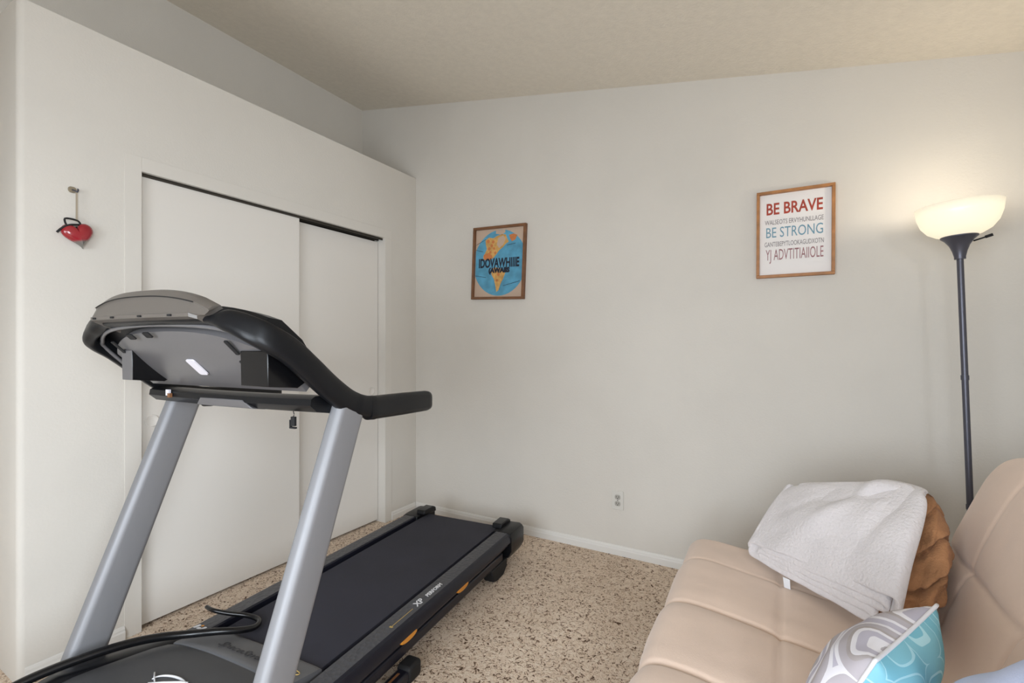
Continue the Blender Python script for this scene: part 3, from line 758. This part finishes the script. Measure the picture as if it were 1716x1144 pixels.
# ------------------------------------------------------------------ floor lamp (leans slightly)
LP = thing('floor_lamp', 'dark metal torchiere floor lamp with lit white bowl shade in the corner behind the futon', 'lamp', (0.655, 2.45, 0), (0, -R(1.75), 0))
bm = bmesh.new(); lathe(bm, [(0.0, 0.0), (0.125, 0.0), (0.130, 0.006), (0.126, 0.016), (0.06, 0.026), (0.022, 0.036), (0.016, 0.05), (0.0, 0.05)], 40); obj('base', bm, M['lamp_metal'], LP, smooth=True)
bm = bmesh.new(); lathe(bm, [(0.0, 0.045), (0.0105, 0.045), (0.0105, 1.600), (0.0, 1.600)], 20); sharp(obj('pole', bm, M['lamp_metal'], LP), 40)
for z in (0.62, 1.12):
    bm = bmesh.new(); lathe(bm, [(0.0, z), (0.0125, z), (0.0125, z+0.018), (0.0, z+0.018)], 20); sharp(obj('collar', bm, M['lamp_metal'], LP), 40)
bm = bmesh.new(); lathe(bm, [(0.0, 1.590), (0.0175, 1.590), (0.0175, 1.600), (0.022, 1.620), (0.030, 1.643), (0.043, 1.663), (0.056, 1.675), (0.056, 1.679), (0.0, 1.679)], 40); sharp(obj('cup', bm, M['lamp_metal'], LP), 40)
bm = bmesh.new(); tube(bm, [(0.035, -0.02, 1.653), (0.075, -0.035, 1.663)], 0.003, 8); tube(bm, [(0.065, -0.031, 1.661), (0.085, -0.038, 1.6665)], 0.0055, 8); obj('switch', bm, M['rubber'], LP, smooth=True)
bm = bmesh.new()
outer = [(0.045, 1.677), (0.070, 1.685), (0.095, 1.701), (0.114, 1.727), (0.125, 1.760), (0.130, 1.798)]
inner = [(0.1265, 1.798), (0.1215, 1.761), (0.111, 1.730), (0.093, 1.705), (0.069, 1.689), (0.045, 1.681)]
lathe(bm, outer+inner, 56); o = obj('lamp_shade', bm, M['shade'], LP, smooth=True)
bm = bmesh.new(); lathe(bm, [(0.0, 1.679), (0.014, 1.679), (0.014, 1.697), (0.012, 1.705), (0.026, 1.730), (0.028, 1.750), (0.018, 1.770), (0.0, 1.775)], 20)
bmat, nt, b = nodes('lit_bulb'); b.inputs['Emission Color'].default_value = (1, 0.86, 0.62, 1); b.inputs['Emission Strength'].default_value = 5
obj('bulb', bm, bmat, LP, smooth=True)
pl = bpy.data.lights.new('lamp_glow', 'POINT'); pl.energy = 3.2; pl.color = (1.0, 0.87, 0.68); pl.shadow_soft_size = 0.04
po = bpy.data.objects.new('lamp_glow', pl); C.objects.link(po); po.parent = LP; po.location = (0, 0, 1.790)

# ------------------------------------------------------------------ pictures on the back wall
def picture(name, label, x, z, w_, h_, rot, fm, depth=0.028, fw=0.017):
    t = thing(name, label, 'picture', (x, YB-0.0005, z), (0, rot, 0))
    bm = bmesh.new(); W, H = w_/2, h_/2
    for (a, b, c, d) in ((-W, W, H-fw, H), (-W, W, -H, -H+fw), (-W, -W+fw, -H+fw, H-fw), (W-fw, W, -H+fw, H-fw)): box(bm, a, b, -depth, 0, c, d)
    obj('frame', bm, fm, t, bevel=0.0015)
    return t, W-fw, H-fw
def ptxt(bm, txt, size, x, z, mi, xs=1.0, d=-0.0112, off=0.0, sp=1.0, width=None):
    n0 = len(bm.verts)
    text_bm(txt, size, bm, frame_mat((0, 0, 0), (1, 0, 0), (0, 0, 1)), mi, ext=0.0002, xs=1.0, offset=off, spacing=sp)
    bm.verts.ensure_lookup_table(); vs = bm.verts[n0:]
    x0 = min(v.co.x for v in vs); x1 = max(v.co.x for v in vs); k = (width/(x1-x0)) if width else xs; c = (x0+x1)/2
    for v in vs: v.co.x = (v.co.x-c)*k+x; v.co.z += z; v.co.y += d
# --- map print
pc1, w1, h1 = picture('framed_picture', 'small framed print with a blue globe and orange continents, left on the back wall', -1.678, 1.823, 0.420, 0.502, R(2.3), M['wood_dark'])
bm = bmesh.new(); box(bm, -w1, w1, -0.010, -0.002, -h1, h1, 0)
def flat(pts, mi, lvl):
    n = len(pts); d = -0.0100-0.0003*lvl; area_ = sum(pts[i][0]*pts[(i+1) % n][1]-pts[(i+1) % n][0]*pts[i][1] for i in range(n))
    if area_ < 0: pts = pts[::-1]
    f = bm.faces.new([bm.verts.new((x, d, z)) for x, z in pts]); f.material_index = mi
flat([(min(w1-0.002, max(-w1+0.002, 0.005+0.212*math.cos(2*PI*i/48)))+0, 0.0+0.226*math.sin(2*PI*i/48)) for i in range(48)], 1, 1)
flat([(-0.03, 0.2), (0.02, 0.19), (0.045, 0.205), (0.045, 0.224), (-0.03, 0.224)], 0, 2)
NA = [(-0.115, 0.16), (-0.085, 0.178), (-0.05, 0.17), (-0.02, 0.185), (0.02, 0.195), (0.05, 0.19), (0.06, 0.165), (0.075, 0.14), (0.05, 0.125), (0.03, 0.105), (0.0, 0.085), (-0.02, 0.06), (-0.045, 0.035), (-0.075, 0.02), (-0.12, 0.025), (-0.13, 0.045), (-0.115, 0.07), (-0.10, 0.10), (-0.11, 0.13)]
flat(NA, 2, 2)
flat([(0.075, 0.185), (0.11, 0.192), (0.14, 0.18), (0.125, 0.15), (0.10, 0.14), (0.085, 0.16)], 3, 2)
flat([(-0.125, 0.06), (-0.08, 0.072), (-0.055, 0.05), (-0.05, 0.035), (-0.075, 0.02), (-0.12, 0.028)], 3, 3)
flat([(-0.01, 0.17), (0.03, 0.185), (0.05, 0.16), (0.03, 0.12), (0.0, 0.10), (-0.02, 0.125)], 0, 3)
SA = [(-0.06, -0.04), (-0.02, -0.03), (0.03, -0.045), (0.055, -0.07), (0.04, -0.11), (0.02, -0.145), (0.005, -0.19), (-0.012, -0.20), (-0.02, -0.16), (-0.035, -0.11), (-0.055, -0.08)]
flat(SA, 2, 2)
for (x, z, k) in ((-0.09, 0.15, .014), (-0.06, 0.12, .012), (-0.08, 0.10, .013), (-0.04, 0.10, .010), (-0.05, 0.145, .012), (-0.03, 0.07, .010), (-0.07, 0.075, .010), (0.0, -0.08, .012), (-0.01, -0.12, .010), (-0.02, -0.06, .009)):
    flat([(x+k*math.cos(a*PI/3+x*40), z+k*math.sin(a*PI/3+x*40)) for a in range(6)], 5 if (int(x*1000) % 2) else 3, 4)
for (x0, z0, x1, z1) in ((-0.19, 0.13, -0.11, 0.165), (-0.19, -0.085, -0.10, -0.10), (-0.05, -0.04, -0.02, -0.2), (0.05, -0.06, 0.01, -0.19), (0.04, -0.16, 0.17, -0.13), (0.06, 0.115, 0.13, 0.125), (-0.19, 0.095, -0.13, 0.08)):
    flat([(x0, z0), (x1, z1), (x1, z1+0.003), (x0, z0+0.003)], 4, 3)
ptxt(bm, 'IDOVAWHIIIE', 0.086, 0.0, -0.003, 4, d=-0.0118, off=0.0030, width=0.325)
ptxt(bm, '(AWAIIS', 0.044, 0.005, -0.052, 4, d=-0.0118, off=0.0035, width=0.17)
obj('print', bm, [plain('kraft_paper', srgb(196, 172, 152), 0.7, var=0.03), plain('globe_blue', srgb(88, 158, 190), 0.6, var=0.22, vscale=14), plain('continent_ochre', srgb(206, 160, 92), 0.6, var=0.2, vscale=40),
                  plain('continent_orange', srgb(200, 122, 68), 0.6, var=0.15, vscale=20), plain('navy_ink', srgb(24, 30, 48), 0.6), plain('brown_ink', srgb(120, 84, 50), 0.6)], pc1, recalc=False)
# --- slogan print
pc2, w2, h2 = picture('framed_picture', 'larger oak-framed slogan print on white paper reading BE BRAVE, beside the lamp', 0.060, 1.819, 0.336, 0.440, R(0.3), M['wood'], 0.03, 0.014)
bm = bmesh.new(); box(bm, -w2, w2, -0.010, -0.002, -h2, h2, 0)
ptxt(bm, 'BE BRAVE', 0.082, -0.002, 0.128, 1, d=-0.0106, off=0.0016, width=0.242)
ptxt(bm, 'WALSEOTS ERVYHUNLLAGE', 0.034, -0.004, 0.062, 4, d=-0.0106, width=0.252)
ptxt(bm, 'BE STRONG', 0.074, -0.002, 0.008, 2, d=-0.0106, width=0.244)
ptxt(bm, 'GANTEBEPYTLOOKAGUDXOTN', 0.034, -0.004, -0.050, 4, d=-0.0106, width=0.254)
ptxt(bm, 'YJ ADVTITIAIIOLE', 0.078, -0.002, -0.106, 3, d=-0.0106, width=0.248)
obj('print', bm, [plain('print_paper', srgb(236, 232, 230), 0.6), plain('red_ink', srgb(168, 62, 42), 0.6, var=0.15, vscale=30), plain('teal_ink', srgb(110, 152, 172), 0.6), plain('plum_ink', srgb(156, 108, 112), 0.6, var=0.15, vscale=30), plain('grey_ink', srgb(128, 120, 122), 0.6)], pc2, recalc=False)

# ------------------------------------------------------------------ outlet
OT = thing('wall_outlet', 'off-white duplex power outlet low on the back wall', 'outlet', (-0.846, YB, 0.328))
bm = bmesh.new(); prism(bm, [(px, 0, pz) for px, pz in rrect(0.070, 0.114, 0.006, 3)], (0, -0.006, 0)); obj('cover_plate', bm, M['outlet'], OT, bevel=0.002)
for z in (0.0195, -0.0195):
    bm = bmesh.new(); prism(bm, [(px, -0.006, z+pz) for px, pz in rrect(0.034, 0.028, 0.010, 4)], (0, -0.0025, 0)); rc = obj('receptacle', bm, M['recept'], OT, bevel=0.001)
    bm = bmesh.new()
    box(bm, -0.0085, -0.006, -0.009, -0.0084, z-0.003, z+0.007); box(bm, 0.006, 0.0085, -0.009, -0.0084, z-0.002, z+0.006); box(bm, -0.0025, 0.0025, -0.009, -0.0084, z-0.010, z-0.005); obj('slots', bm, M['slot'], rc)
bm = bmesh.new(); tube(bm, [(0, -0.0055, 0), (0, -0.0072, 0)], 0.003, 12); obj('screw', bm, M['slot'], OT)

# ------------------------------------------------------------------ heart ornament on the closet wall
HK = thing('wall_hook', 'small tarnished metal hook screwed to the closet wall above the heart ornament', 'hook', (XC, 0.738, 1.868))
bm = bmesh.new(); prism(bm, [(0, py, pz) for py, pz in rrect(0.026, 0.024, 0.010, 4)], (0.005, 0, 0)); obj('plate', bm, plain('tarnished_brass', srgb(150, 138, 118), 0.45, 0.3), HK, bevel=0.0015)
bm = bmesh.new(); tube(bm, catmull([(0.004, 0, 0), (0.016, 0.004, -0.004), (0.024, 0.008, -0.010), (0.022, 0.012, -0.001), (0.016, 0.013, 0.004)], 5), 0.0028, 8); obj('prong', bm, M['lamp_metal'], HK, smooth=True)
HT = thing('heart_ornament', 'glossy red heart-shaped ornament with grey tip, hanging from the hook', 'ornament', (XC+0.022, 0.750, 1.692), (R(15), 0, 0))
red, nt, b = nodes('heart_enamel'); b.inputs['Roughness'].default_value = 0.22; b.inputs['Coat Weight'].default_value = 0.5
tc = N(nt, 'ShaderNodeTexCoord'); sp = N(nt, 'ShaderNodeSeparateXYZ'); L(nt, tc.outputs['Object'], sp.inputs[0])
cr = N(nt, 'ShaderNodeValToRGB'); cr.color_ramp.elements[0].position = 0.0; cr.color_ramp.elements[0].color = srgb(110, 112, 104)
cr.color_ramp.elements[1].position = 0.38; cr.color_ramp.elements[1].color = srgb(158, 32, 44)
e = cr.color_ramp.elements.new(0.30); e.color = srgb(118, 112, 108); e = cr.color_ramp.elements.new(0.93); e.color = srgb(150, 30, 40); e = cr.color_ramp.elements.new(1.0); e.color = srgb(50, 36, 34)
mr = N(nt, 'ShaderNodeMapRange'); mr.inputs['From Min'].default_value = -0.062; mr.inputs['From Max'].default_value = 0.045
L(nt, sp.outputs['Z'], mr.inputs['Value']); L(nt, mr.outputs['Result'], cr.inputs['Fac']); L(nt, cr.outputs['Color'], b.inputs['Base Color'])
bm = bmesh.new(); n = 48; outl = []
for i in range(n):
    t = 2*PI*i/n; outl.append((0.0030*16*math.sin(t)**3*1.05, 0.0034*(13*math.cos(t)-5*math.cos(2*t)-2*math.cos(3*t)-math.cos(4*t))))
rings = []
for k in range(9):
    a = -PI/2+PI*k/8; s_ = max(0.02, math.cos(a))**0.7; rings.append([(0.020*math.sin(a), y*s_, z*s_) for y, z in outl])
loft(bm, rings); obj('heart_body', bm, red, HT, smooth=True)
bm = bmesh.new(); tube(bm, catmull([(0, -0.022, 0.030), (0, -0.024, 0.062), (0, 0.012, 0.052), (0, 0.014, 0.030)], 5, closed=True), 0.0035, 8, closed=True, up=Vector((1, 0, 0)))
tube(bm, catmull([(0.006, 0.010, 0.036), (0.010, -0.020, 0.036), (0.006, -0.045, 0.026), (0.0, -0.062, 0.012)], 5), 0.004, 8); obj('hanging_loop', bm, M['rubber'], HT, smooth=True)
bm = bmesh.new(); box(bm, 0.0, 0.0012, -0.004, 0.0025, 0.050, 0.166); rb = obj('ribbon', bm, plain('satin_ribbon', srgb(168, 156, 138), 0.5), HT)
rb.rotation_euler = (R(-15), 0, 0); rb.location = (0.0, -0.004, 0.0)

# cord
bm = bmesh.new(); tube(bm, catmull([tw(*p) for p in cord_pts], 6), [0.005+0.006*min(1, k/50)+0.002 for k in range((len(cord_pts)-1)*6+1)], 10)
o = obj('power_cord', bm, M['black_gloss'], smooth=True); tag(o, 'thick black cord looped over the left rail and hood of the treadmill', 'cord')
